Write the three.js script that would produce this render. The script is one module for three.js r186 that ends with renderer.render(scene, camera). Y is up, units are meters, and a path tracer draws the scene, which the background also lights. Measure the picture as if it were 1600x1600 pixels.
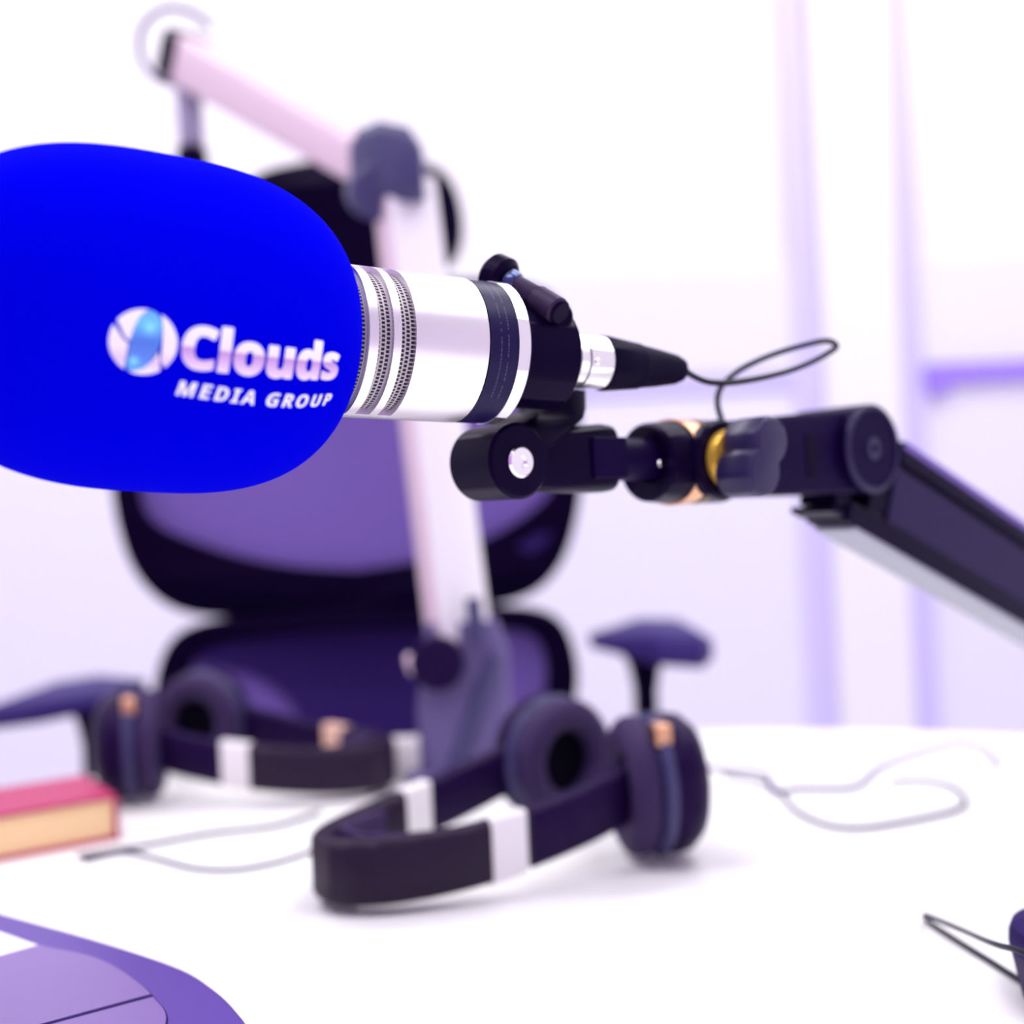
import * as THREE from 'three';
import { RoundedBoxGeometry } from 'three/addons/geometries/RoundedBoxGeometry.js';
import { mergeGeometries, mergeVertices, toCreasedNormals } from 'three/addons/utils/BufferGeometryUtils.js';
import { RectAreaLightUniformsLib } from 'three/addons/lights/RectAreaLightUniformsLib.js';

// ---------------------------------------------------------------- camera, light, exposure
const scene = new THREE.Scene();
scene.background = new THREE.Color(0x000000);
const FPX = 1867;                                   // focal length in pixels of the 1600 frame
const EYE = 0.21;                                   // lens height above the table top (y = 0)
const ROLL = 0.045;
const camera = new THREE.PerspectiveCamera(2 * Math.atan(800 / FPX) * 180 / Math.PI, 1, 0.02, 20);
camera.position.set(0, EYE, 0);
camera.rotation.set(0, 0, -ROLL);
camera.focus = 0.42;
camera.userData.fStop = 3.9;
camera.updateMatrixWorld(true);

const renderer = new THREE.WebGLRenderer({ antialias: true });
renderer.toneMapping = THREE.LinearToneMapping;
renderer.toneMappingExposure = 1.0;
renderer.shadowMap.enabled = true;
RectAreaLightUniformsLib.init();

const ROOM = { x0: -2.3, x1: 2.2, zb: -2.6, zf: 1.7, y0: -0.74, y1: 1.95 };
const PANELS = [[-1.05, -1.75], [0.95, -1.75], [-1.05, -0.35], [0.95, -0.35], [-0.05, 0.9]];
const PANEL_W = 1.2, PANEL_D = 0.6, PANEL_L = 6.5;
for (const [x, z] of PANELS) {
  const l = new THREE.RectAreaLight(new THREE.Color().setRGB(1, 0.975, 1), PANEL_L, PANEL_W, PANEL_D);
  l.position.set(x, ROOM.y1 - 0.035, z);
  l.lookAt(x, -5, z);
  l.castShadow = true;
  scene.add(l);
}

// ---------------------------------------------------------------- helpers
const V = (x, y, z) => new THREE.Vector3(x, y, z);
const names = {};
function numbered(n) { names[n] = (names[n] ?? -1) + 1; return names[n] ? `${n}_${String(names[n]).padStart(3, '0')}` : n; }
function ray(px, py) { return V((px - 800) / FPX, (800 - py) / FPX, -1).applyQuaternion(camera.quaternion); }
function P(px, py, depth) { return camera.position.clone().addScaledVector(ray(px, py), depth); }        // a point at a known depth
function G(px, py, h = 0) { const d = ray(px, py); return camera.position.clone().addScaledVector(d, (h - EYE) / d.y); }  // a point at height h
function mesh(name, geo, mat, parent) {
  const m = new THREE.Mesh(geo, mat); m.name = parent ? name : numbered(name);
  m.castShadow = m.receiveShadow = true; (parent ?? scene).add(m); return m;
}
function thing(name, label, category, pos, basis, group) {
  const g = new THREE.Group(); g.name = numbered(name); g.position.copy(pos);
  if (basis) g.quaternion.setFromRotationMatrix(new THREE.Matrix4().makeBasis(...basis));
  g.userData = { label, category }; if (group) g.userData.group = group;
  scene.add(g); g.updateMatrixWorld(true); return g;
}
function tag(o, label, category, group) { o.userData.label = label; o.userData.category = category; if (group) o.userData.group = group; return o; }
function struct(name, geo, mat, pos, label) {
  const m = mesh(name, geo, mat); if (pos) m.position.set(...pos);
  m.userData.kind = 'structure'; m.userData.label = label; m.userData.category = name.split('_')[0]; return m;
}
const box = (w, h, d, r = 0) => r ? new RoundedBoxGeometry(w, h, d, 3, r) : new THREE.BoxGeometry(w, h, d);
const at = (g, x, y, z) => g.translate(x, y, z);
function lathe(pts, seg = 64, a0 = 0, al = Math.PI * 2) { return new THREE.LatheGeometry(pts.map(([r, y]) => new THREE.Vector2(r, y)), seg, a0, al); }
function latheX(pts, seg = 64) { return lathe(pts, seg).rotateZ(-Math.PI / 2); }     // axis along +x
function latheZ(pts, seg = 64) { return lathe(pts, seg).rotateX(Math.PI / 2); }      // axis along +z
function solidPts(r, a, b, c = 0.0008) { return [[0, a], [r - c, a], [r, a + c], [r, b - c], [r - c, b], [0, b]]; }
function crease(g, a = 0.6) { return toCreasedNormals(g.index ? g.toNonIndexed() : g, a); }
const cylX = (r, a, b, c, s = 48) => crease(latheX(solidPts(r, a, b, c), s), 0.5);
const cylZ = (r, a, b, c, s = 48) => crease(latheZ(solidPts(r, a, b, c), s), 0.5);
function tube(pts, r, seg = 120, closed = false, rs = 10) { return new THREE.TubeGeometry(new THREE.CatmullRomCurve3(pts, closed, 'centripetal'), seg, r, rs, closed); }
function rod(a, b, r, c = 0.0006, s = 32) {
  const g = lathe(solidPts(r, 0, a.distanceTo(b), c), s); const q = new THREE.Quaternion().setFromUnitVectors(V(0, 1, 0), b.clone().sub(a).normalize());
  return crease(g.applyQuaternion(q).translate(a.x, a.y, a.z), 0.5);
}
// loft of rounded rectangles: frames = {p, a, b, w, h}
function loft(frames, rr = 0.3, n = 5) {
  const prof = [];
  for (let q = 0; q < 4; q++) for (let i = 0; i <= n; i++) { const t = (q + i / n) * Math.PI / 2; prof.push([q, Math.cos(t), Math.sin(t)]); }
  const K = prof.length, pos = [], idx = [];
  for (const f of frames) {
    const r = rr * Math.min(f.w, f.h) / 2 * (f.k ?? 1), cx = f.w / 2 - r, cy = f.h / 2 - r;
    for (const [q, c, s] of prof) {
      const x = (q === 0 || q === 3 ? cx : -cx) + c * r, y = (q < 2 ? cy : -cy) + s * r;
      const v = f.p.clone().addScaledVector(f.a, x).addScaledVector(f.b, y); pos.push(v.x, v.y, v.z);
    }
  }
  for (let i = 0; i + 1 < frames.length; i++) for (let j = 0; j < K; j++) { const a = i * K + j, b = i * K + (j + 1) % K; idx.push(a, b, a + K, b, b + K, a + K); }
  for (let j = 1; j + 1 < K; j++) { idx.push(0, j + 1, j); const o = (frames.length - 1) * K; idx.push(o, o + j, o + j + 1); }
  const g = new THREE.BufferGeometry(); g.setAttribute('position', new THREE.Float32BufferAttribute(pos, 3)); g.setIndex(idx);
  return toCreasedNormals(g.toNonIndexed(), 0.7);
}
function smooth(points, n = 40, closed = true) { return new THREE.SplineCurve(points.map((p) => new THREE.Vector2(...p))).getPoints(n); }
let seed = 7; const rnd = () => { seed = (seed * 1664525 + 1013904223) >>> 0; return seed / 4294967296; };

// ---------------------------------------------------------------- textures
function noiseTex(w, h, f) {
  const d = new Uint8Array(w * h * 4);
  for (let i = 0; i < w * h; i++) { const v = f(i % w, (i / w) | 0); d[i * 4] = v[0]; d[i * 4 + 1] = v[1]; d[i * 4 + 2] = v[2]; d[i * 4 + 3] = 255; }
  const t = new THREE.DataTexture(d, w, h); t.magFilter = THREE.LinearFilter; t.minFilter = THREE.LinearMipmapLinearFilter; t.generateMipmaps = true;
  t.wrapS = t.wrapT = THREE.RepeatWrapping; t.needsUpdate = true; return t;
}
const grain = noiseTex(256, 256, () => { const v = 90 + rnd() * 165; return [v, v, v]; });
const foamGrain = grain.clone(); foamGrain.repeat.set(7, 3.4); foamGrain.needsUpdate = true;
const meshWeave = noiseTex(64, 64, (x, y) => {       // woven wire: two rows of square holes
  const hx = Math.abs(((x + (y >= 32 ? 16 : 0)) % 32) - 16) / 16, hy = Math.abs((y % 32) - 16) / 16;
  const hole = Math.max(hx, hy) < 0.68 ? 1 : 0; const v = hole ? 4 : 185; return hole ? [v, v, v + 4] : [v, v - 8, v - 2];
});
meshWeave.colorSpace = THREE.SRGBColorSpace;
const fabricWeave = noiseTex(128, 128, (x, y) => { const v = 150 + 60 * Math.sin(x * Math.PI / 4) * Math.sin(y * Math.PI / 4) + rnd() * 40; return [v, v, v]; });

// ---------------------------------------------------------------- materials
function mat(r, g, b, o = {}) {
  const { tint, ...rest } = o, m = new THREE.MeshPhysicalMaterial({ roughness: 0.5, metalness: 0, ...rest }); m.color.setRGB(r, g, b); if (tint) m.specularColor.setRGB(0.72, 0.5, 1); return m;
}
const M = {
  white: mat(0.86, 0.85, 0.87, { roughness: 0.8 }),
  lilacPanel: mat(0.80, 0.79, 0.905, { roughness: 0.75 }),
  lilacTrim: mat(0.64, 0.585, 0.92, { roughness: 0.6 }),  // shade of the wall edges put into the trim colour; also a knob colour
  violetShade: mat(0.33, 0.20, 0.82, { roughness: 0.55 }),  // deeper shade of the sill edge put into the rail colour
  violetCastWall: mat(0.46, 0.26, 0.58, { roughness: 0.85 }),  // for the unseen wall, coloured to throw a violet cast
  table: mat(0.93, 0.93, 0.92, { roughness: 0.42, specularIntensity: 0.5 }),
  floor: mat(0.78, 0.75, 0.82, { roughness: 0.8, bumpMap: grain, bumpScale: 0.001 }),
  foam: mat(0.0, 0.0, 0.68, { roughness: 1, specularIntensity: 0.02, sheen: 0.25, sheenRoughness: 0.5, bumpMap: foamGrain, bumpScale: 0.00025 }),
  nickel: mat(0.86, 0.82, 0.87, { metalness: 1, roughness: 0.33 }),
  nickelRing: mat(0.93, 0.91, 0.93, { metalness: 1, roughness: 0.28 }),
  wire: mat(1, 1, 1, { roughness: 0.5, metalness: 0.3, map: meshWeave }),
  black: mat(0.0035, 0.001, 0.016, { roughness: 0.34, specularIntensity: 0.15, tint: true }),
  satin: mat(0.0055, 0.0012, 0.028, { roughness: 0.48, specularIntensity: 0.14, tint: true }),
  inset: mat(0.026, 0.019, 0.065, { roughness: 0.55, specularIntensity: 0.2, tint: true }),
  rubber: mat(0.003, 0.0015, 0.013, { roughness: 0.55, specularIntensity: 0.16, tint: true }),
  chrome: mat(0.92, 0.9, 0.91, { metalness: 1, roughness: 0.18 }),
  darkMetal: mat(0.08, 0.1, 0.2, { metalness: 1, roughness: 0.25 }),
  copper: mat(0.75, 0.42, 0.24, { metalness: 1, roughness: 0.35 }),
  gold: mat(0.95, 0.58, 0.08, { metalness: 0.6, roughness: 0.3 }),
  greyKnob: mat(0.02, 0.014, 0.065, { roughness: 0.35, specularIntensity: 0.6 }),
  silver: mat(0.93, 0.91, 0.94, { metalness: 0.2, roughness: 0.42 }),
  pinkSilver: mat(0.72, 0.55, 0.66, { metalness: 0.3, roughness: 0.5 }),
  bracket: mat(0.13, 0.105, 0.26, { roughness: 0.5, metalness: 0.2 }),
  jointGrey: mat(0.04, 0.035, 0.13, { roughness: 0.5 }),
  chairFrame: mat(0.003, 0.0008, 0.014, { roughness: 0.55, specularIntensity: 0.1, tint: true }),
  chairMesh: mat(0.19, 0.12, 0.44, { roughness: 0.9, bumpMap: fabricWeave, bumpScale: 0.0006, specularIntensity: 0.3 }),
  chairPad: mat(0.03, 0.013, 0.12, { roughness: 0.85, specularIntensity: 0.25 }),
  armPad: mat(0.03, 0.013, 0.14, { roughness: 0.6, specularIntensity: 0.5 }),
  hpBlack: mat(0.010, 0.003, 0.033, { roughness: 0.42, specularIntensity: 0.3, tint: true }),
  hpBand: mat(0.016, 0.007, 0.026, { roughness: 0.5, specularIntensity: 0.4 }),
  hpPad: mat(0.036, 0.02, 0.078, { roughness: 0.6, specularIntensity: 0.35 }),
  hpCloth: mat(0.004, 0.003, 0.01, { roughness: 0.95, specularIntensity: 0.1 }),
  whitePlastic: mat(0.85, 0.83, 0.84, { roughness: 0.4 }),
  peach: mat(0.8, 0.5, 0.38, { roughness: 0.5 }),
  redCover: mat(0.44, 0.012, 0.11, { roughness: 0.45 }),
  pages: mat(0.92, 0.66, 0.36, { roughness: 0.9 }),
  console: mat(0.105, 0.055, 0.31, { roughness: 0.4, specularIntensity: 0.6 }),
  consolePanel: mat(0.20, 0.12, 0.36, { roughness: 0.32, specularIntensity: 0.8 }),
  consoleSeam: mat(0.02, 0.008, 0.09, { roughness: 0.6, specularIntensity: 0.2 }),
  screen: mat(0.9, 0.89, 0.92, { roughness: 0.3 }),
  cord: mat(0.008, 0.008, 0.02, { roughness: 0.45, specularIntensity: 0.6 }),
  greyCord: mat(0.05, 0.05, 0.1, { roughness: 0.6 }),
  violetCord: mat(0.05, 0.03, 0.16, { roughness: 0.6 }),
  screwPlum: mat(0.03, 0.014, 0.055, { roughness: 0.45, specularIntensity: 0.4 }),
  topSheen: mat(0.17, 0.11, 0.42, { roughness: 0.45, specularIntensity: 0.5 }),  // sheen on the beam's top edge, as a colour
  stemGrey: mat(0.3, 0.27, 0.42, { roughness: 0.4, metalness: 0.3 }),
  paleReflection: mat(0.33, 0.34, 0.42, { roughness: 0.4 }),  // white table mirrored in the beam's underside, as a colour
  lamp: new THREE.MeshStandardMaterial({ color: 0xffffff, emissive: 0xffffff, emissiveIntensity: 1.5 }),
};

// ---------------------------------------------------------------- the room
const RW = ROOM.x1 - ROOM.x0, RD = ROOM.zf - ROOM.zb, RH = ROOM.y1 - ROOM.y0, T = 0.12;
const cx = (ROOM.x0 + ROOM.x1) / 2, cz = (ROOM.zf + ROOM.zb) / 2, cy = (ROOM.y0 + ROOM.y1) / 2;
struct('floor', box(RW + 2 * T, T, RD + 2 * T), M.floor, [cx, ROOM.y0 - T / 2, cz], 'pale lilac-grey studio floor under the table and chair');
struct('ceiling', box(RW + 2 * T, T, RD + 2 * T), M.white, [cx, ROOM.y1 + T / 2, cz], 'white studio ceiling with light panels');
struct('wall_back', box(RW + 2 * T, RH, T), M.white, [cx, cy, ROOM.zb - T / 2], 'white wall behind the office chair');
struct('wall_left', box(T, RH, RD), M.white, [ROOM.x0 - T / 2, cy, cz], 'white side wall of the studio');
struct('wall_right', box(T, RH, RD), M.white, [ROOM.x1 + T / 2, cy, cz], 'white side wall beyond the pillar');
struct('wall_front', box(RW + 2 * T, RH, T), M.violetCastWall, [cx, cy, ROOM.zf + T / 2], 'unseen front wall facing the chair, coloured violet to tint the light');  // violet chosen for the cast it throws on surfaces turned its way
{ // pillar, lower panels and trims on the back wall, with shade coloured into the trims
  const zw = ROOM.zb, xa = 0.685, xb = 0.842, sill = 0.715, railY = 0.467;
  struct('trim_1', at(box(xb - xa, RH, 0.05, 0.004), 0, 0, 0), M.white, [(xa + xb) / 2, cy, zw + 0.025], 'white upright post dividing the back wall into bays');
  struct('trim_2', box(0.062, RH, 0.02), M.lilacTrim, [xa - 0.031, cy, zw + 0.010], 'upright strip on the chair side of the white post, its shade coloured pale lilac');
  struct('trim_3', box(0.062, RH, 0.02), M.lilacTrim, [xb + 0.031, cy, zw + 0.010], 'upright strip beside the white post, away from the chair, its shade coloured pale lilac');
  struct('trim_4', box(ROOM.x1 - xb - 0.062, 0.04, 0.03), M.violetShade, [(ROOM.x1 + xb + 0.062) / 2, railY, zw + 0.015], 'horizontal rail beyond the white post, its shade coloured violet');
  struct('trim_5', box(xa - 0.062 - ROOM.x0, 0.03, 0.018), M.lilacTrim, [(ROOM.x0 + xa - 0.062) / 2, railY, zw + 0.009], 'thin rail along the wall behind the chair, its shade coloured pale lilac');
  for (const [n, a, b, what] of [[6, ROOM.x0, xa - 0.062, 'behind the chair'], [7, xb + 0.062, ROOM.x1, 'beyond the white post']]) {
    struct('trim_' + n, box(b - a, sill - railY - 0.02, 0.014), M.lilacPanel, [(a + b) / 2, (sill + railY + 0.02) / 2, zw + 0.007], 'pale lilac band above the rail ' + what);
    struct('trim_' + (n + 2), box(b - a, railY - 0.02 - ROOM.y0, 0.010), M.lilacPanel, [(a + b) / 2, (railY - 0.02 + ROOM.y0) / 2, zw + 0.005], 'pale lilac wall panel below the rail ' + what);
  }
  struct('trim_10', box(0.05, 0.06, 0.034), M.violetShade, [xb + 0.087, railY - 0.012, zw + 0.017], 'violet block added for the deep violet spot under the end of the rail');  // added block that stands for a violet spot in the corner
}
for (const [x, z] of PANELS) {
  const t = thing('ceiling_light', 'flat white rectangular light panel set in the ceiling', 'ceiling light', V(x, ROOM.y1, z), null, 'ceiling light panels');
  mesh('frame', mergeGeometries([at(box(PANEL_W + 0.05, 0.03, 0.025), 0, -0.015, PANEL_D / 2 + 0.0125), at(box(PANEL_W + 0.05, 0.03, 0.025), 0, -0.015, -PANEL_D / 2 - 0.0125),
    at(box(0.025, 0.03, PANEL_D), PANEL_W / 2 + 0.0125, -0.015, 0), at(box(0.025, 0.03, PANEL_D), -PANEL_W / 2 - 0.0125, -0.015, 0)]), M.white, t);
  mesh('diffuser', at(box(PANEL_W, 0.01, PANEL_D), 0, -0.02, 0), M.lamp, t);
}

// ---------------------------------------------------------------- round table
{
  const t = thing('round_table', 'large round white table carrying the studio equipment', 'table', V(0.03, ROOM.y0, -0.29));
  const top = -ROOM.y0;
  mesh('table_top', crease(lathe([[0, top - 0.03], [0.82, top - 0.03], [0.832, top - 0.02], [0.832, top - 0.004], [0.828, top], [0, top]], 128), 0.5), M.table, t);
  mesh('column', crease(lathe([[0, 0.03], [0.07, 0.03], [0.06, 0.1], [0.06, top - 0.05], [0.2, top - 0.03], [0, top - 0.03]], 48), 0.5), M.whitePlastic, t);
  mesh('foot', crease(lathe([[0, 0], [0.4, 0], [0.4, 0.012], [0.07, 0.035], [0, 0.035]], 64), 0.5), M.whitePlastic, t);
}

// ---------------------------------------------------------------- microphone with windscreen
const micB = P(711, 548, 0.448), micA = P(280, 511, 0.395);
const mx = micB.clone().sub(micA).normalize(), mz = V(0, 0, 1).addScaledVector(mx, -mx.z).normalize();
const my = V().crossVectors(mz, mx).normalize(); mz.crossVectors(mx, my).normalize();
const R = 0.027;
const FOAM = { r: 0.0545, c0: -0.113, l0: 0.071, c1: -0.110, l1: 0.0645, e: 2.65 };
const sag = (g) => g.translate(0.12, 0, 0).rotateZ(-0.035).translate(-0.12, 0, 0);      // the foam droops a little off the barrel's axis
function foamR(t) {
  if (t < FOAM.c0) { const s = (FOAM.c0 - t) / FOAM.l0; return s >= 1 ? 0 : FOAM.r * Math.pow(1 - Math.pow(s, FOAM.e), 1 / FOAM.e); }
  if (t > FOAM.c1) { const s = (t - FOAM.c1) / FOAM.l1; return s >= 1 ? 0 : FOAM.r * Math.pow(1 - Math.pow(s, FOAM.e), 1 / FOAM.e); }
  return FOAM.r;
}
{
  const mic = thing('microphone', 'silver broadcast microphone wearing a bright blue foam windscreen with white lettering', 'microphone', micB, [mx, my, mz]);
  // windscreen: closed foam body with the opening around the barrel
  const pts = [];
  for (let i = 0; i <= 40; i++) { const a = i / 40 * Math.PI / 2; const s = 1 - Math.cos(a); const t = FOAM.c0 - FOAM.l0 + FOAM.l0 * s; pts.push([Math.max(0, foamR(t)), t]); }
  for (let i = 1; i <= 12; i++) { const t = FOAM.c0 + (FOAM.c1 - FOAM.c0) * i / 12; pts.push([foamR(t), t]); }
  for (let i = 1; i <= 60; i++) { const a = i / 60 * Math.PI / 2; const t = FOAM.c1 + FOAM.l1 * Math.sin(a); const r = foamR(t); if (r < R - 0.005) { pts.push([R - 0.005, t]); break; } pts.push([r, t]); }
  const last = pts[pts.length - 1][1]; pts.push([R - 0.005, last - 0.004]);
  const wg = sag(latheX(pts, 128));
  { let acc = 0; const arcs = pts.map((p, i) => (acc += i ? Math.hypot(p[0] - pts[i - 1][0], p[1] - pts[i - 1][1]) : 0)); const uv = wg.attributes.uv; for (let i = 0; i < uv.count; i++) uv.setY(i, arcs[i % pts.length] / 0.25); }
  const ws = mesh('windscreen', wg, M.foam, mic); ws.userData.label = 'bright blue foam windscreen';
  // barrel with three slots on two sides (slots are real openings in the tube)
  const slots = [[-0.0535, -0.0468], [-0.0433, -0.0378], [-0.0348, -0.0293]], half = 1.33;
  const parts = []; let t0 = -0.1;
  const arc = (r, a, b, ph, len, seg = 48) => lathe([[r, a], [r, b]], seg, ph, len).rotateZ(-Math.PI / 2);
  // lathe angle 0 points to local +z, so windows are centred on angle 0 and PI
  for (const [a, b] of slots) {
    parts.push(arc(R, t0, a, 0, Math.PI * 2, 96));
    for (const c of [0, Math.PI]) parts.push(arc(R, a, b, c + half, Math.PI - 2 * half, 16));
    for (const c of [0, Math.PI]) {
      for (const e of [a, b]) parts.push(lathe([[R - 0.0022, e], [R, e]], 48, c - half, 2 * half).rotateZ(-Math.PI / 2));
      for (const s of [-1, 1]) { const g = new THREE.PlaneGeometry(b - a, 0.0022); g.rotateX(0); const ang = c + s * half; const m4 = new THREE.Matrix4().makeBasis(V(1, 0, 0), V(0, -Math.sin(ang) , Math.cos(ang)), V(0, -Math.cos(ang), -Math.sin(ang))); g.applyMatrix4(m4); g.translate((a + b) / 2, -Math.sin(ang) * (R - 0.0011), Math.cos(ang) * (R - 0.0011)); parts.push(g); }
    }
    t0 = b;
  }
  parts.push(arc(R, t0, -0.0004, 0, Math.PI * 2, 96));
  parts.push(latheX([[R, -0.0004], [R - 0.0006, 0.0002], [0.02, 0.0002]], 96));
  for (const g of parts) if (!g.index) throw 0;
  mesh('barrel', mergeGeometries(parts), M.nickel, mic);
  const grille = lathe([[R - 0.0022, -0.075], [R - 0.0022, -0.028]], 128).rotateZ(-Math.PI / 2);
  { const uv = grille.attributes.uv; for (let i = 0; i < uv.count; i++) uv.setXY(i, uv.getX(i) * 52, uv.getY(i) * (0.047 / 0.0037)); }
  const gr = mesh('grille', grille, M.wire, mic); gr.userData.label = 'woven wire mesh inside the barrel slots';
  // dark label band with faint small print
  const cv = document.createElement('canvas'); cv.width = 1024; cv.height = 64; const cg = cv.getContext('2d');
  cg.fillStyle = '#160c40'; cg.fillRect(0, 0, 1024, 64); cg.fillStyle = 'rgba(190,180,215,0.34)';
  for (let row = 0; row < 2; row++) { let x = 330; while (x < 640) { const w = 3 + rnd() * 7; cg.fillRect(x, 22 + row * 16, w, 3); x += w + 2 + (rnd() < 0.18 ? 9 : 0); } }
  const bandTex = new THREE.CanvasTexture(cv); bandTex.colorSpace = THREE.SRGBColorSpace; bandTex.wrapS = THREE.RepeatWrapping; bandTex.offset.x = 0.5;
  const bandMat = mat(0.9, 0.9, 0.9, { roughness: 0.4, specularIntensity: 0.35, map: bandTex });
  const bd = mesh('label_band', latheX([[R - 0.0002, 0.0002], [R - 0.0002, 0.0120]], 96), bandMat, mic); bd.userData.label = 'dark indigo band with faint small print';
  mesh('rear_ring', crease(latheX([[0.02, 0.0118], [R, 0.0120], [R, 0.0168], [R - 0.0008, 0.0176], [0, 0.0176]], 96), 0.5), M.nickelRing, mic);
  mesh('tail', cylX(0.0125, 0.0176, 0.0500, 0.001), M.satin, mic);

  // logo printed on the foam: a sheet that follows the foam surface (arc length along it, angle around it)
  const marks = [0]; const N = 400, ta = -0.19, tb = -0.0475;
  for (let i = 1; i <= N; i++) { const a = ta + (tb - ta) * (i - 1) / N, b = ta + (tb - ta) * i / N; marks.push(marks[i - 1] + Math.hypot(b - a, foamR(b) - foamR(a))); }
  const tOf = (s) => { let i = 1; while (i < N && marks[i] < s) i++; return ta + (tb - ta) * (i - 1 + (s - marks[i - 1]) / (marks[i] - marks[i - 1])) / N; };
  const sOf = (t) => { const u = (t - ta) / (tb - ta) * N, i = Math.min(N - 1, Math.floor(u)); return marks[i] + (marks[i + 1] - marks[i]) * (u - i); };
  const LG = { s0: sOf(-0.10) - 0.0405, s1: sOf(-0.10) + 0.0452, f0: 0.02, f1: 0.70, w: 2048, h: 920 };
  const draw = (kind) => {
    const c = document.createElement('canvas'); c.width = LG.w; c.height = LG.h; const g = c.getContext('2d');
    g.fillStyle = kind === 'alpha' ? '#000' : '#fff'; g.fillRect(0, 0, LG.w, LG.h);
    const ink = (col) => kind === 'alpha' ? '#fff' : col;
    // round emblem: pale segments around a blue S-shaped lens
    g.save(); g.translate(315, 311); g.scale(1.11, 1.14);
    const q = (x, y) => [x - 320, y - 328];
    const path = (pts) => { g.beginPath(); pts.forEach((p, i) => { const [x, y] = q(p[0], p[1]); if (!i) g.moveTo(x, y); else if (p.length === 4) { const [c1, c2] = q(p[2], p[3]); g.quadraticCurveTo(c1, c2, x, y); } else g.lineTo(x, y); }); g.closePath(); };
    g.beginPath(); g.arc(0, 0, 203, 0, 7); g.save(); g.clip();
    const pale = g.createLinearGradient(0, -200, 0, 200); pale.addColorStop(0, '#ffffff'); pale.addColorStop(0.62, '#fdf6ff'); pale.addColorStop(0.8, '#ead6f6'); pale.addColorStop(1, '#ffffff');
    g.fillStyle = ink(pale);
    path([[155, 210], [100, 100], [380, 90], [345, 120], [262, 240, 285, 150], [237, 330, 244, 290], [205, 300]]); g.fill();
    path([[138, 240], [90, 240], [80, 600], [225, 560], [225, 480], [232, 345], [200, 320]]); g.fill();
    path([[405, 128], [430, 280, 428, 200], [432, 430, 436, 350], [462, 470], [600, 500], [600, 100]]); g.fill();
    path([[240, 520], [350, 475, 310, 515], [412, 375, 395, 430], [428, 440], [440, 500], [430, 580], [240, 580]]); g.fill();
    const blue = g.createLinearGradient(0, -200, 0, 190); blue.addColorStop(0, '#6fb4f6'); blue.addColorStop(0.2, '#6fd0ff'); blue.addColorStop(0.5, '#4f7fe6'); blue.addColorStop(0.75, '#5c8cf0'); blue.addColorStop(1, '#58b4f4');
    g.fillStyle = ink(blue);
    path([[340, 128], [400, 160, 385, 135], [422, 290, 428, 210], [398, 390, 422, 345], [330, 490, 375, 460], [245, 510, 290, 520], [236, 430, 228, 470], [246, 300, 236, 360], [290, 165, 255, 220]]); g.fill();
    if (kind !== 'alpha') for (const [x, y, r] of [[350, 235, 62], [275, 450, 48]]) { const [a, b] = q(x, y); const rg = g.createRadialGradient(a, b, 4, a, b, r); rg.addColorStop(0, 'rgba(150,250,255,0.95)'); rg.addColorStop(1, 'rgba(120,220,255,0)'); g.fillStyle = rg; g.fillRect(a - r, b - r, 2 * r, 2 * r); }
    g.restore(); g.restore();
    // the two lines of lettering
    const line = (text, x, y, w, cap, rot, font, stroke, fill, spacing, slant) => {
      g.save(); g.translate(x, y); g.rotate(rot); g.transform(1, 0, slant, 1, 0, 0); g.font = font; g.textBaseline = 'alphabetic'; g.lineJoin = 'round';
      let tw = 0; const ws = [...text].map((ch) => { const v = g.measureText(ch).width + spacing; tw += v; return v; }); tw -= spacing;
      g.scale(w / (tw + stroke), cap / (100 * 0.729 + stroke)); g.lineWidth = stroke; g.strokeStyle = ink(fill(g)); g.fillStyle = ink(fill(g));
      let u = stroke / 2; [...text].forEach((ch, i) => { g.strokeText(ch, u, -stroke / 2); g.fillText(ch, u, -stroke / 2); u += ws[i]; });
      g.restore();
    };
    const chromeInk = (g2) => { const v = g2.createLinearGradient(0, -78, 0, 4); v.addColorStop(0, '#ffffff'); v.addColorStop(0.46, '#fdf4ff'); v.addColorStop(0.5, '#c79ae0'); v.addColorStop(0.66, '#dcb8ee'); v.addColorStop(0.9, '#f6e4fc'); v.addColorStop(1, '#ffffff'); return v; };
    line('Clouds', 545, 462, 1328, 322, 0.016, 'bold 100px sans-serif', 6, chromeInk, -1.5, 0);
    line('MEDIA GROUP', 562, 668, 1280, 116, 0.055, 'bold 100px sans-serif', 1.5, () => '#ffffff', 11, -0.12);
    const t = new THREE.CanvasTexture(c); t.colorSpace = kind === 'alpha' ? THREE.NoColorSpace : THREE.SRGBColorSpace; return t;
  };
  const nx = 120, ny = 60, pos = [], uv = [], idx = [];
  for (let j = 0; j <= ny; j++) for (let i = 0; i <= nx; i++) {
    const t = tOf(LG.s0 + (LG.s1 - LG.s0) * i / nx), f = LG.f0 + (LG.f1 - LG.f0) * j / ny, r = foamR(t) + 0.0003;
    pos.push(t + 0.0001, -Math.sin(f) * r, Math.cos(f) * r); uv.push(i / nx, 1 - j / ny);
  }
  for (let j = 0; j < ny; j++) for (let i = 0; i < nx; i++) { const a = j * (nx + 1) + i, b = a + nx + 1; idx.push(a, b, a + 1, a + 1, b, b + 1); }
  const lg = new THREE.BufferGeometry(); lg.setAttribute('position', new THREE.Float32BufferAttribute(pos, 3)); lg.setAttribute('uv', new THREE.Float32BufferAttribute(uv, 2)); lg.setIndex(idx); lg.computeVertexNormals(); sag(lg);
  const lgm = mat(0.95, 0.95, 0.95, { map: draw('colour'), alphaMap: draw('alpha'), transparent: true, roughness: 0.7, side: THREE.DoubleSide });
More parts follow.
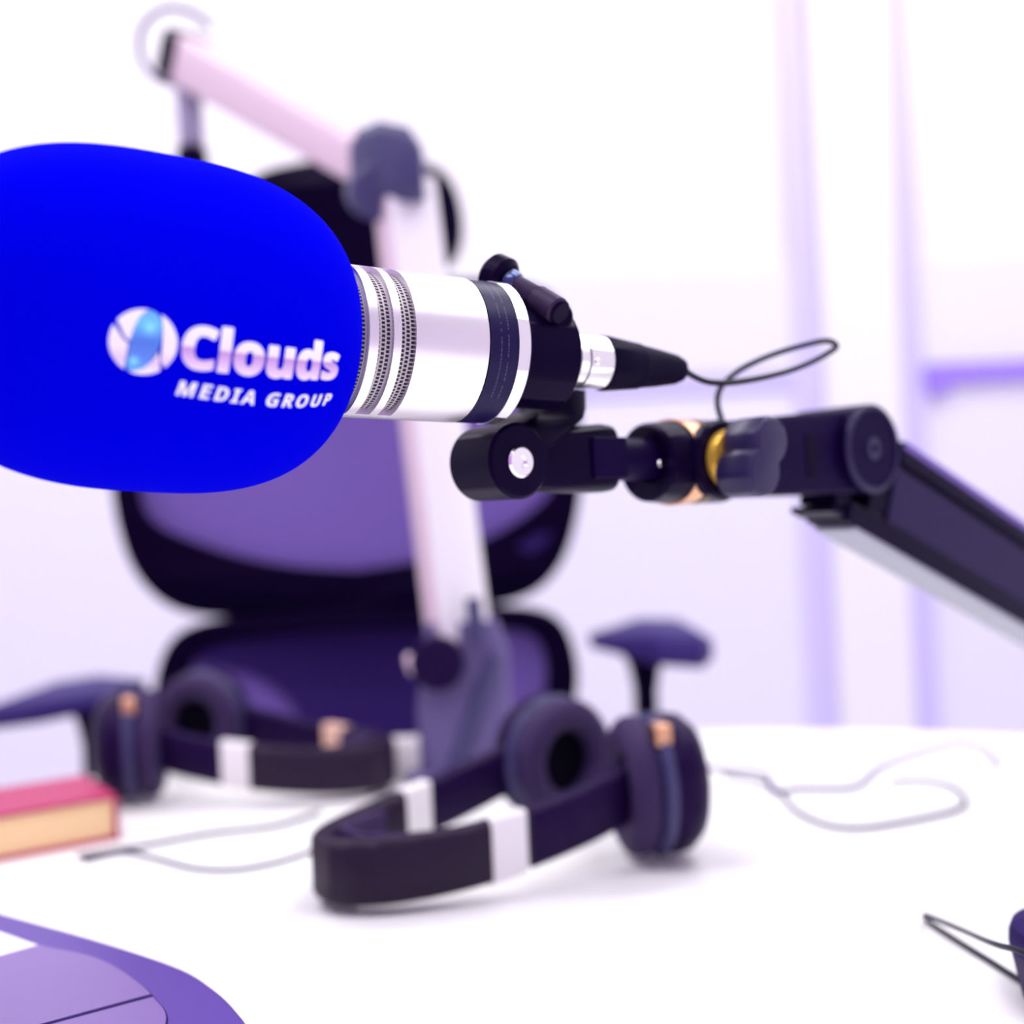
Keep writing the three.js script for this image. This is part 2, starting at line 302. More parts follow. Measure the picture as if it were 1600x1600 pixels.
  const logo = mesh('printed_logo', lg, lgm, ws); logo.userData.label = 'white round emblem and white lettering printed on the foam';
}

// ---------------------------------------------------------------- black boom arm holding the microphone
const YAW = 0.68;
const ax = V(Math.cos(YAW), 0, -Math.sin(YAW)), ay = V(0, 1, 0), az = V(Math.sin(YAW), 0, Math.cos(YAW));
{
  const O = P(779, 723, 0.470);
  const arm = thing('boom_arm', 'black jointed microphone boom arm with gold-ringed thumb knob', 'boom arm', O, [ax, ay, az]);
  const L = (px, py, w = 0) => {               // pixel on the plane z = w of the arm's own frame
    const d = ray(px, py), o = camera.position.clone().sub(O), k = (w - o.dot(az)) / d.dot(az), q = o.addScaledVector(d, k);
    return V(q.dot(ax), q.dot(ay), w);
  };
  const toLocal = (v) => arm.worldToLocal(v.clone());
  // clamp around the tail of the microphone
  const basis = new THREE.Matrix4().makeBasis(mx, my, mz).setPosition(micB), toArm = arm.matrixWorld.clone().invert().multiply(basis);
  mesh('clamp_ring', crease(latheX([[0.0127, 0.0185], [0.0192, 0.0185], [0.0200, 0.0193], [0.0200, 0.0436], [0.0192, 0.0444], [0.0127, 0.0444], [0.0127, 0.0185]], 64), 0.5).applyMatrix4(toArm), M.black, arm);
  // clamp screw: cross rod with a round knob
  const ra = toLocal(P(797, 443, 0.461)), rb = toLocal(P(838, 465, 0.456)), rc = toLocal(P(873, 487, 0.449)), rk = toLocal(P(765, 428, 0.466));
  const scr = mesh('clamp_screw', mergeGeometries([rod(ra, rb, 0.0046), rod(rb, rc, 0.0053, 0.0009)]), M.screwPlum, arm);
  mesh('screw_cap', rod(rc, rc.clone().addScaledVector(rc.clone().sub(rb).normalize(), 0.0016), 0.0048, 0.0008), M.black, scr);
  const kd = rk.clone().sub(ra).normalize();
  mesh('clamp_knob', rod(ra.clone().addScaledVector(kd, 0.001), rk, 0.0090, 0.002), M.black, arm);
  mesh('knob_dome', (() => { const g = new THREE.SphereGeometry(0.0058, 24, 16); g.scale(1, 1, 1); g.translate(ra.x, ra.y, ra.z); return g; })(), M.darkMetal, arm);
  mesh('clamp_boss', rod(toLocal(P(855, 500, 0.462)), toLocal(P(878, 492, 0.452)), 0.0055, 0.001), M.black, arm);
  // saddle between clamp and swivel
  const sd = (px, py, w, wd, h) => ({ p: L(px, py, w), a: V(1, 0, 0), b: V(0, 0, 1), w: wd, h });
  mesh('saddle', loft([sd(866, 612, -0.007, 0.024, 0.018), sd(862, 640, -0.006, 0.026, 0.020), sd(846, 656, -0.004, 0.033, 0.022), sd(822, 672, -0.002, 0.036, 0.024), sd(800, 702, 0, 0.026, 0.024)], 0.5), M.black, arm);
  // swivel: short drum with chrome screw
  mesh('swivel_drum', cylZ(0.0148, -0.0135, 0.0135, 0.0012, 64), M.black, arm);
  const sc = at(crease(latheZ([[0, 0.0132], [0.0062, 0.0132], [0.0062, 0.0140], [0.0054, 0.0148], [0.0024, 0.0150], [0.0020, 0.0138], [0, 0.0136]], 32), 0.4), 0.0, -0.0005, 0);
  mesh('swivel_screw', sc, M.chrome, arm).userData.label = 'chrome screw';
  // link fork
  const l0 = L(835, 720), l1 = L(940, 717);
  mesh('link', loft([{ p: V(0.004, l0.y, 0), a: V(0, 1, 0), b: V(0, 0, 1), w: 0.0245, h: 0.020 }, { p: V(l0.x + 0.004, l0.y, 0), a: V(0, 1, 0), b: V(0, 0, 1), w: 0.0255, h: 0.020 }, { p: V(l1.x - 0.006, l1.y, 0), a: V(0, 1, 0), b: V(0, 0, 1), w: 0.0285, h: 0.024 }, { p: V(l1.x - 0.001, l1.y, 0), a: V(0, 1, 0), b: V(0, 0, 1), w: 0.0275, h: 0.023 }, { p: V(l1.x + 0.001, l1.y, 0), a: V(0, 1, 0), b: V(0, 0, 1), w: 0.021, h: 0.019 }], 0.55), M.black, arm);
  mesh('link_plate', at(box(0.019, 0.017, 0.002, 0.0008), (l0.x + l1.x) / 2 + 0.012, (l0.y + l1.y) / 2, 0.0118), M.satin, arm);
  // round stem with set screw
  const p0 = L(940, 718), p1 = L(1062, 718);
  mesh('stem', rod(V(p0.x - 0.002, p0.y, 0), V(p1.x + 0.012, p1.y, 0), 0.0092), M.satin, arm);
  const ss = L(1030, 724, 0.0085); mesh('set_screw', at(cylZ(0.0016, 0, 0.0014, 0.0004, 16), ss.x, ss.y, ss.z), M.chrome, arm).userData.label = 'small bright set screw';
  // collar with gold rings
  const c0 = L(1008, 722).x, c1 = L(1122, 716).x, ch = L(1062, 722).y, cl = c1 - c0;
  mesh('collar', at(crease(latheX([[0.0092, 0.0025], [0.0160, 0], [0.0172, 0.0012], [0.0188, cl * 0.35], [0.0190, cl * 0.40], [0.0190, cl - 0.001], [0.018, cl], [0, cl]], 64), 0.5), c0, ch, 0), M.black, arm);
  for (const [f, w, r, m] of [[0.30, 0.0095, 0.01925, M.copper], [0.62, 0.0008, 0.0192, M.gold]]) mesh('collar_ring', at(crease(latheX([[0.016, 0], [r, 0], [r, w], [0.016, w], [0.016, 0]], 64), 0.5), c0 + cl * f, ch, 0), m, arm).userData.label = 'copper gold ring';
  // box head carrying the knob and the elbow
  const bt0 = L(1118, 660), bt1 = L(1330, 640), bb0 = L(1118, 778), bb1 = L(1330, 772);
  const bw = 0.030;
  mesh('head_block', loft([{ p: V((bt0.x + bb0.x) / 2, (bt0.y + bb0.y) / 2, 0), a: V(0, 1, 0), b: V(0, 0, 1), w: bt0.y - bb0.y, h: bw }, { p: V((bt1.x + bb1.x) / 2, (bt1.y + bb1.y) / 2, 0), a: V(0, 1, 0), b: V(0, 0, 1), w: bt1.y - bb1.y, h: bw }], 0.16), M.satin, arm);
  const sl = L(1268, 713, bw / 2); mesh('head_slot', at(box(0.0085, 0.021, 0.0010, 0.0004), sl.x, sl.y, bw / 2), M.rubber, arm);
  // thumb knob: dark flange, gold washer, grey two-winged grip
  const k0 = L(1118, 719, bw / 2);
  const kf = mesh('knob_flange', at(crease(latheZ([[0, 0], [0.0165, 0], [0.0178, 0.001], [0.0178, 0.005], [0.0165, 0.0065], [0, 0.0065]], 48), 0.5), k0.x, k0.y, bw / 2 - 0.001), M.black, arm);
  mesh('knob_washer', at(crease(latheZ([[0, 0.006], [0.0128, 0.006], [0.0132, 0.007], [0.0125, 0.011], [0, 0.011]], 48), 0.6), k0.x, k0.y, bw / 2), M.gold, arm).userData.label = 'gold washer';
  { // grip: a lobed profile with two wings
    const sh = new THREE.Shape(); const n = 72;
    for (let i = 0; i <= n; i++) { const a = i / n * Math.PI * 2, w = Math.pow(Math.abs(Math.cos(a - 1.15)), 1.5), r = 0.0056 + 0.0102 * w; if (i) sh.lineTo(Math.cos(a) * r, Math.sin(a) * r); else sh.moveTo(Math.cos(a) * r, Math.sin(a) * r); }
    const g = new THREE.ExtrudeGeometry(sh, { depth: 0.013, bevelEnabled: true, bevelSize: 0.0022, bevelThickness: 0.0035, bevelSegments: 4 });
    g.translate(k0.x, k0.y, bw / 2 + 0.0135); mesh('knob_grip', crease(g, 0.7), M.greyKnob, arm);
  }
  // elbow disc
  const e0 = L(1312, 705), er = 0.0224;
  mesh('elbow_disc', at(crease(latheZ([[0, -0.021], [er - 0.001, -0.021], [er, -0.020], [er, 0.0185], [er - 0.0015, 0.0205], [er - 0.003, 0.0205], [er - 0.0036, 0.0198], [0, 0.0198]], 72), 0.4), e0.x, e0.y, 0), M.satin, arm);
  mesh('elbow_rim_highlight', at(latheZ([[er - 0.0030, 0.0204], [er - 0.0016, 0.0211], [er - 0.0002, 0.0200], [er - 0.0004, 0.0190]], 72), e0.x, e0.y, 0), M.greyKnob, arm);  // lighter ring painting a highlight along the disc's edge
  mesh('elbow_bolt', at(crease(latheZ([[0, 0.0190], [0.0056, 0.0190], [0.0056, 0.0204], [0.005, 0.0208], [0.0026, 0.0208], [0.0024, 0.0196], [0, 0.0196]], 32), 0.4), e0.x, e0.y, 0), M.greyKnob, arm);
  // main beam: a hollow looking profile with inset side panel, running down beyond the frame
  const t1 = L(1600, 838), u0 = L(1290, 815), u1 = L(1600, 992);
  const dir = u1.clone().sub(u0).normalize(), nrm = V(-dir.y, dir.x, 0);
  const hgt = t1.clone().sub(u1).dot(nrm), org = u0.clone().addScaledVector(nrm, hgt / 2), len = 0.40;
  const bm = new THREE.Matrix4().makeBasis(dir, nrm, V(0, 0, 1)).setPosition(org);
  const beam = (g) => g.applyMatrix4(bm);
  const W2 = 0.013, H2 = hgt / 2, sideX = 0.018;
  mesh('beam', beam(mergeGeometries([
    at(box(len - sideX, hgt * 0.94, W2 * 1.6, 0.0005), (len + sideX) / 2, 0, 0),
    at(box(len, hgt * 0.20, W2 * 2, 0.0015), len / 2, -H2 + hgt * 0.10, 0),
    at(box(len - sideX * 1.9, hgt * 0.12, W2 * 2, 0.0015), (len + sideX * 1.9) / 2, H2 - hgt * 0.15, 0),
    at(box(len - sideX * 1.9, hgt * 0.09, W2 * 1.86, 0.001), (len + sideX * 1.9) / 2, H2 - hgt * 0.045, 0),
  ].map((g) => { g.deleteAttribute('uv'); return g; }))), M.black, arm);
  for (const s of [1, -1]) mesh('beam_panel', beam(at(box(len - 0.034, hgt * 0.52, 0.0016, 0.0005), (len + 0.034) / 2, -hgt * 0.03, s * W2 * 0.86)), M.inset, arm).userData.label = 'dark grey inset side panel';
  mesh('beam_top_sheen', beam(at(box(len - sideX * 2, 0.0042, 0.0016, 0.0006), (len + sideX * 2) / 2, H2 - 0.0018, W2 * 0.935)), M.topSheen, arm);  // purple sheen of the lit top edge painted as a strip
  mesh('beam_underside_reflection', beam(at(box(len - 0.008, 0.0022, W2 * 1.9, 0.0008), (len + 0.008) / 2, -H2 - 0.0008, 0)), M.paleReflection, arm);  // pale strip painting the table's reflection under the black beam
  mesh('cable_hook', beam(mergeGeometries([at(box(0.012, 0.012, 0.022, 0.001), -0.004, -H2 + 0.012, 0), at(box(0.010, 0.003, 0.026, 0.0008), -0.008, -H2 + 0.002, 0)])), M.black, arm);
  // lower elbow, post and round base beyond the frame
  const end = org.clone().addScaledVector(dir, len - 0.012);
  const ew = arm.localToWorld(end.clone());
  mesh('lower_elbow', at(cylZ(0.024, -0.021, 0.021, 0.0015), end.x, end.y, 0), M.satin, arm);
  const foot = V(ew.x, 0, ew.z); const fl = toLocal(foot);
  mesh('post', rod(V(fl.x, fl.y + 0.010, fl.z), V(end.x, end.y - 0.004, 0), 0.014, 0.001), M.black, arm);
  mesh('post_base', crease(lathe([[0, 0], [0.055, 0], [0.056, 0.002], [0.054, 0.008], [0.02, 0.014], [0, 0.014]], 48), 0.5).translate(fl.x, fl.y, fl.z), M.black, arm);
}

// ---------------------------------------------------------------- microphone cable
{
  const c = thing('microphone_cable', 'thin black microphone cable looping from a silver plug to the boom arm', 'cable', micB.clone().addScaledVector(mx, 0.0444), [mx, my, mz]);
  const o = 0.0444, inv = c.matrixWorld.clone().invert();
  const pl = mesh('plug_shell', crease(latheX([[0, 0.0060], [0.0098, 0.0060], [0.0104, 0.0066], [0.0104, 0.0085], [0.0100, 0.0088], [0.0100, 0.0160], [0.0106, 0.0164], [0.0106, 0.0272], [0.0100, 0.0278], [0, 0.0278]].map(([r, y]) => [r, y - 0.0055]), 48), 0.4), M.nickelRing, c); pl.userData.label = 'silver plug shell';
  mesh('plug_latch', at(new THREE.SphereGeometry(0.0016, 16, 12), 0.0135, -0.001, 0.0098), M.chrome, pl);
  mesh('plug_boot', crease(latheX([[0, 0.0222], [0.0110, 0.0222], [0.0112, 0.0236], [0.0100, 0.034], [0.0094, 0.040], [0.0090, 0.0405], [0.0078, 0.050], [0.0062, 0.0600], [0.0048, 0.0635], [0.0018, 0.0642], [0, 0.0642]], 48), 0.6), M.rubber, c).userData.label = 'black tapered rubber boot';
  const path = [[1068, 577, .5025], [1082, 587, .505], [1104, 596, .509], [1132, 598, .513], [1180, 592, .521], [1240, 577, .532], [1292, 553, .541], [1307, 540, .544], [1296, 533, .545], [1250, 541, .545], [1190, 561, .546], [1150, 582, .548], [1126, 606, .549], [1121, 630, .550], [1130, 664, .552]];
  mesh('cord', tube(path.map((p) => P(...p).applyMatrix4(inv)), 0.00135, 220, false, 12), M.cord, c);
}

// ---------------------------------------------------------------- silver boom arm behind, standing at the far side of the table
{
  const base = G(738, 1207); base.y = 0;
  const a = thing('boom_arm', 'silver jointed boom arm standing on a grey bracket in front of the office chair', 'boom arm', base);
  const inv = V(-base.x, 0, -base.z), W = (px, py, d) => P(px, py, d).add(inv);
  const D = -base.z;
  mesh('base_plate', at(box(0.10, 0.008, 0.085, 0.002), 0, 0.004, 0), M.bracket, a);
  const bt = W(722, 985, D), X = V(1, 0, 0), Z = V(0, 0, 1);
  mesh('bracket', loft([{ p: V(0, 0.007, 0), a: X, b: Z, w: 0.080, h: 0.06 }, { p: V(-0.004, 0.055, 0), a: X, b: Z, w: 0.074, h: 0.05 }, { p: V(bt.x + 0.002, bt.y - 0.02, 0), a: X, b: Z, w: 0.070, h: 0.042 }, { p: V(bt.x, bt.y + 0.008, 0), a: X, b: Z, w: 0.056, h: 0.036 }], 0.25), M.bracket, a);
  mesh('bracket_rib', rod(V(-0.012, 0.012, 0.034), V(bt.x + 0.026, bt.y - 0.018, 0.024), 0.006, 0.002), M.jointGrey, a);
  const hg = W(684, 1035, D - 0.03); mesh('hinge', at(cylZ(0.021, -0.012, 0.012, 0.002), hg.x, hg.y, hg.z), M.hpBlack, a);
  const hk = W(644, 1040, D - 0.03); mesh('hinge_knob', rod(V(hg.x - 0.018, hg.y, hg.z), V(hk.x - 0.004, hk.y, hg.z), 0.009, 0.002), M.pinkSilver, a);
  const pb = W(806, 1160, D - 0.02); mesh('clamp_knob', at(new THREE.SphereGeometry(0.012, 24, 16), pb.x, pb.y, pb.z), M.lilacTrim, a);
  // lower beam: two-tone square tube, turned so that two faces show
  const b0 = W(716, 985, D), b1 = W(630, 285, D + 0.015), up = b1.clone().sub(b0).normalize();
  const fx = V(Math.cos(0.5), 0, -Math.sin(0.5)); fx.addScaledVector(up, -fx.dot(up)).normalize(); const fz = V().crossVectors(fx, up).normalize();
  mesh('lower_beam', loft([{ p: b0.clone().addScaledVector(up, -0.012), a: fx, b: fz, w: 0.044, h: 0.034 }, { p: b1, a: fx, b: fz, w: 0.044, h: 0.034 }], 0.15), M.silver, a);
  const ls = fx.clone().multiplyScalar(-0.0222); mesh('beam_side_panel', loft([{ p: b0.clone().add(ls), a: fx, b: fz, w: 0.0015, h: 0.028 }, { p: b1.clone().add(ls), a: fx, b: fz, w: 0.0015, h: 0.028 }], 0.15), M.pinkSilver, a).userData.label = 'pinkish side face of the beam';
  const sp = W(744, 965, D - 0.03); mesh('beam_pin', rod(V(sp.x, sp.y - 0.02, sp.z), V(sp.x - 0.002, sp.y + 0.016, sp.z), 0.006, 0.002), M.jointGrey, a);
  // elbow
  const ec = W(607, 272, D + 0.02), q = W(640, 272, D + 0.01);
  const ef = (px, py, d, w, h) => ({ p: W(px, py, D + d), a: V(0, 1, 0), b: Z, w, h });
  mesh('elbow', loft([ef(552, 270, 0.04, 0.038, 0.045), ef(566, 264, 0.03, 0.056, 0.056), ef(600, 262, 0.018, 0.066, 0.062), ef(645, 266, 0.006, 0.058, 0.062), ef(663, 276, 0.003, 0.040, 0.056)], 0.45), M.jointGrey, a);
  mesh('elbow_disc', rod(W(580, 300, D + 0.06), W(592, 300, D - 0.005), 0.023, 0.003), M.jointGrey, a);
  // upper beam going up and away
  const u0 = W(578, 258, D + 0.05), u1 = W(290, 92, D + 0.27), ud = u1.clone().sub(u0).normalize();
  const un = V(0, 1, 0).addScaledVector(ud, -ud.y).normalize(), uz = V().crossVectors(ud, un);
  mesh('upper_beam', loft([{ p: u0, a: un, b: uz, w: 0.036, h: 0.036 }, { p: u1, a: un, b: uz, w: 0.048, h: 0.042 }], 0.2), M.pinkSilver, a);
  mesh('end_cap', loft([{ p: u1.clone().addScaledVector(ud, -0.016), a: un, b: uz, w: 0.052, h: 0.046 }, { p: u1.clone().addScaledVector(ud, 0.018), a: un, b: uz, w: 0.050, h: 0.044 }, { p: u1.clone().addScaledVector(ud, 0.024), a: un, b: uz, w: 0.036, h: 0.032 }], 0.4), M.black, a);
  const h0 = W(292, 112, D + 0.265), h1 = W(300, 232, D + 0.26), h2 = W(300, 268, D + 0.26);
  mesh('drop_stem', rod(h0, h1, 0.0135, 0.002), M.stemGrey, a);
  mesh('stem_clip', rod(h1, h2, 0.0165, 0.003), M.black, a);
  mesh('cable_loop', tube([[330, 42, .25], [300, 20, .25], [255, 15, .26], [222, 45, .27], [222, 95, .28], [250, 125, .28], [285, 128, .27], [292, 112, .27]].map(([x, y, d]) => W(x, y, D + d)), 0.0035, 60), M.violetCord, a);
}

// ---------------------------------------------------------------- office chair
{
  const ZC = 1.36, S = FPX / ZC, o = P(563, 950, ZC);
  const ch = thing('office_chair', 'violet mesh office chair with headrest and black frame behind the table', 'office chair', V(o.x, ROOM.y0, o.z));
  const X = (px) => (px - 563) / S, Y = (py) => o.y - ROOM.y0 + (950 - py) / S;
  const bend = (g, k, c = 0) => { const p = g.attributes.position; for (let i = 0; i < p.count; i++) { const x = p.getX(i); p.setZ(i, p.getZ(i) + k * x * x); } g.computeVertexNormals(); return g; };
  const shape = (pts, n = 90) => new THREE.Shape(smooth([...pts, pts[0]].map(([a, b]) => [X(a), Y(b)]), n));
  const outer = [[563, 952], [420, 950], [310, 938], [250, 890], [222, 810], [214, 700], [222, 560], [262, 480], [400, 452], [563, 446], [726, 452], [864, 480], [900, 560], [910, 700], [903, 800], [872, 890], [812, 938], [706, 950]];
  const inner = [[563, 890], [450, 876], [340, 842], [258, 790], [248, 700], [256, 570], [290, 505], [410, 482], [563, 478], [716, 482], [836, 505], [870, 570], [878, 700], [868, 780], [786, 840], [676, 876]];
  const fs = shape(outer); fs.holes.push(new THREE.Path(smooth([...inner, inner[0]].map(([a, b]) => [X(a), Y(b)]), 90)));
  const ext = (s, d, b) => new THREE.ExtrudeGeometry(s, { depth: d, bevelEnabled: true, bevelSize: b, bevelThickness: b, bevelSegments: 3, curveSegments: 24 });
  mesh('backrest_frame', bend(ext(fs, 0.022, 0.004).translate(0, 0, -0.011), 0.7), M.chairFrame, ch);
  // webbing: gridded sheet that follows the curve of its frame
  const web = (pts, m, name, k, z) => {
    const c = smooth([...pts, pts[0]].map(([a, b]) => [X(a), Y(b)]), 160), ys = c.map((p) => p.y), y0 = Math.min(...ys) + 1e-4, y1 = Math.max(...ys) - 1e-4, nr = 40, nc = 28, pos = [], uv = [], idx = [];
    for (let j = 0; j <= nr; j++) {
      const y = y0 + (y1 - y0) * j / nr; let lo = 1e9, hi = -1e9;
      for (let i = 0; i + 1 < c.length; i++) { const p = c[i], q = c[i + 1]; if ((p.y - y) * (q.y - y) <= 0 && p.y !== q.y) { const x = p.x + (q.x - p.x) * (y - p.y) / (q.y - p.y); lo = Math.min(lo, x); hi = Math.max(hi, x); } }
      for (let i = 0; i <= nc; i++) { const x = lo + (hi - lo) * i / nc; pos.push(x, y, z + k * x * x); uv.push(x * 12, y * 12); }
    }
    for (let j = 0; j < nr; j++) for (let i = 0; i < nc; i++) { const a = j * (nc + 1) + i, b = a + nc + 1; idx.push(a, a + 1, b, a + 1, b + 1, b); }
    const g = new THREE.BufferGeometry(); g.setAttribute('position', new THREE.Float32BufferAttribute(pos, 3)); g.setAttribute('uv', new THREE.Float32BufferAttribute(uv, 2)); g.setIndex(idx); g.computeVertexNormals();
    return mesh(name, g, m, ch);
  };
  web(inner.map(([a, b]) => [563 + (a - 563) * 1.02, 690 + (b - 690) * 1.02]), M.chairMesh, 'backrest_mesh', 0.7, -0.006);
  for (const c of [[322, 905], [824, 868]]) { const e = []; for (let i = 0; i < 10; i++) { const t = i / 10 * Math.PI * 2, s = c[0] < 563 ? 1 : -1, u = Math.cos(t) * 44, v = Math.sin(t) * 14; e.push([c[0] + u * 0.9 - s * v * 0.4 * -1, c[1] + v + s * u * 0.45]); } web(e, M.chairPad, 'corner_web', 0.7, 0.0165); }
  const lo = [[577, 952], [420, 955], [310, 970], [272, 1040], [280, 1120], [330, 1190], [577, 1205], [820, 1190], [876, 1110], [886, 1030], [850, 968], [720, 955]];
  const li = [[577, 975], [420, 978], [330, 992], [302, 1040], [308, 1110], [350, 1165], [577, 1180], [800, 1165], [842, 1105], [852, 1035], [826, 988], [720, 978]];
  const lf = shape(lo); lf.holes.push(new THREE.Path(smooth([...li, li[0]].map(([a, b]) => [X(a), Y(b)]), 90)));
  mesh('lumbar_frame', bend(ext(lf, 0.02, 0.004).translate(0, 0, 0.016), 0.7), M.chairFrame, ch);
  web(li.map(([a, b]) => [577 + (a - 577) * 1.03, 1078 + (b - 1078) * 1.04]), M.chairMesh, 'lumbar_mesh', 0.7, 0.02);
  web([[577, 972], [400, 976], [312, 992], [330, 1015], [410, 1042], [462, 1090], [482, 1165], [577, 1172], [700, 1165], [730, 1090], [748, 1010], [730, 978]], M.chairPad, 'lumbar_pad', 0.7, 0.030);
  // headrest
  mesh('headrest', bend(ext(shape([[430, 338], [445, 293], [500, 274], [572, 268], [655, 276], [716, 298], [740, 355], [728, 414], [665, 440], [572, 444], [480, 427], [440, 390]]), 0.03, 0.008).translate(0, 0, -0.005), 1.6), M.chairFrame, ch);
  mesh('headrest_stem', tube([V(X(572), Y(346), -0.01), V(X(570), Y(400), -0.04), V(X(567), Y(470), -0.03), V(X(565), Y(560), -0.03)], 0.014, 30), M.chairFrame, ch);
  mesh('spine', tube([V(0, Y(480), -0.03), V(0, Y(800), -0.05), V(0, Y(1000), -0.06), V(0, 0.5, -0.05), V(0, 0.42, 0.08)], 0.022, 40), M.chairFrame, ch);
  mesh('seat', (at(box(0.5, 0.08, 0.46, 0.035), 0, 0.47, 0.14)), M.chairPad, ch);
  // armrests
  for (const [s, pad, post] of [[1, [[922, 1001], [1012, 1000], [1098, 1004]], [1005, 1010]], [-1, [[14, 1104], [110, 1090], [205, 1082]], [150, 1092]]]) {
    const zz = 0.11, sc2 = FPX / (ZC - zz), ax2 = (px, py) => { const w = P(px, py, ZC - zz); return V(w.x - o.x, w.y - ROOM.y0, w.z - o.z); };
    const [p0, p1, p2] = pad.map((p) => ax2(...p)); const c = ax2(...post);
    const Zv = V(0, 0, 1), Yv = V(0, 1, 0);
    const fr = s > 0 ? [{ p: p0, a: Yv, b: Zv, w: 0.010, h: 0.05 }, { p: p0.clone().lerp(p1, 0.5), a: Yv, b: Zv, w: 0.020, h: 0.12 }, { p: p1, a: Yv, b: Zv, w: 0.032, h: 0.19 }, { p: p2.clone().lerp(p1, 0.25), a: Yv, b: Zv, w: 0.034, h: 0.19 }, { p: p2, a: Yv, b: Zv, w: 0.020, h: 0.13 }]
      : [{ p: p0, a: Yv, b: Zv, w: 0.014, h: 0.12 }, { p: p0.clone().lerp(p1, 0.3), a: Yv, b: Zv, w: 0.024, h: 0.18 }, { p: p1, a: Yv, b: Zv, w: 0.024, h: 0.19 }, { p: p2, a: Yv, b: Zv, w: 0.016, h: 0.10 }];
    const pd = mesh('armrest_pad', loft(fr, 0.8), M.armPad, ch);
    mesh('armrest_post', loft([{ p: V(c.x, c.y, c.z), a: V(1, 0, 0), b: Zv, w: 0.050, h: 0.05 }, { p: V(c.x, c.y - 0.022, c.z), a: V(1, 0, 0), b: Zv, w: 0.030, h: 0.045 }, { p: V(c.x, c.y - 0.045, c.z), a: V(1, 0, 0), b: Zv, w: 0.022, h: 0.04 }, { p: V(c.x, 0.50, c.z), a: V(1, 0, 0), b: Zv, w: 0.024, h: 0.04 }, { p: V(c.x - s * 0.06, 0.43, c.z), a: V(1, 0, 0), b: Zv, w: 0.03, h: 0.04 }, { p: V(s * 0.10, 0.425, c.z), a: V(0, 1, 0), b: Zv, w: 0.03, h: 0.04 }].slice(0, 4), 0.5), M.chairFrame, ch);
    mesh('armrest_bracket', rod(V(c.x, 0.505, c.z), V(s * 0.18, 0.44, c.z), 0.016), M.chairFrame, ch);
  }
  mesh('gas_lift', rod(V(0, 0.09, 0.12), V(0, 0.44, 0.12), 0.025), M.chairFrame, ch);
  for (let i = 0; i < 5; i++) {
    const t = i / 5 * Math.PI * 2 + 0.3, e = V(Math.cos(t) * 0.30, 0.075, 0.12 + Math.sin(t) * 0.30);
    mesh('base_leg', rod(V(0, 0.10, 0.12), e, 0.018), M.chairFrame, ch);
    mesh('caster', at(cylZ(0.03, -0.02, 0.02, 0.004, 24), e.x, 0.03, e.z), M.rubber, ch);
  }
}

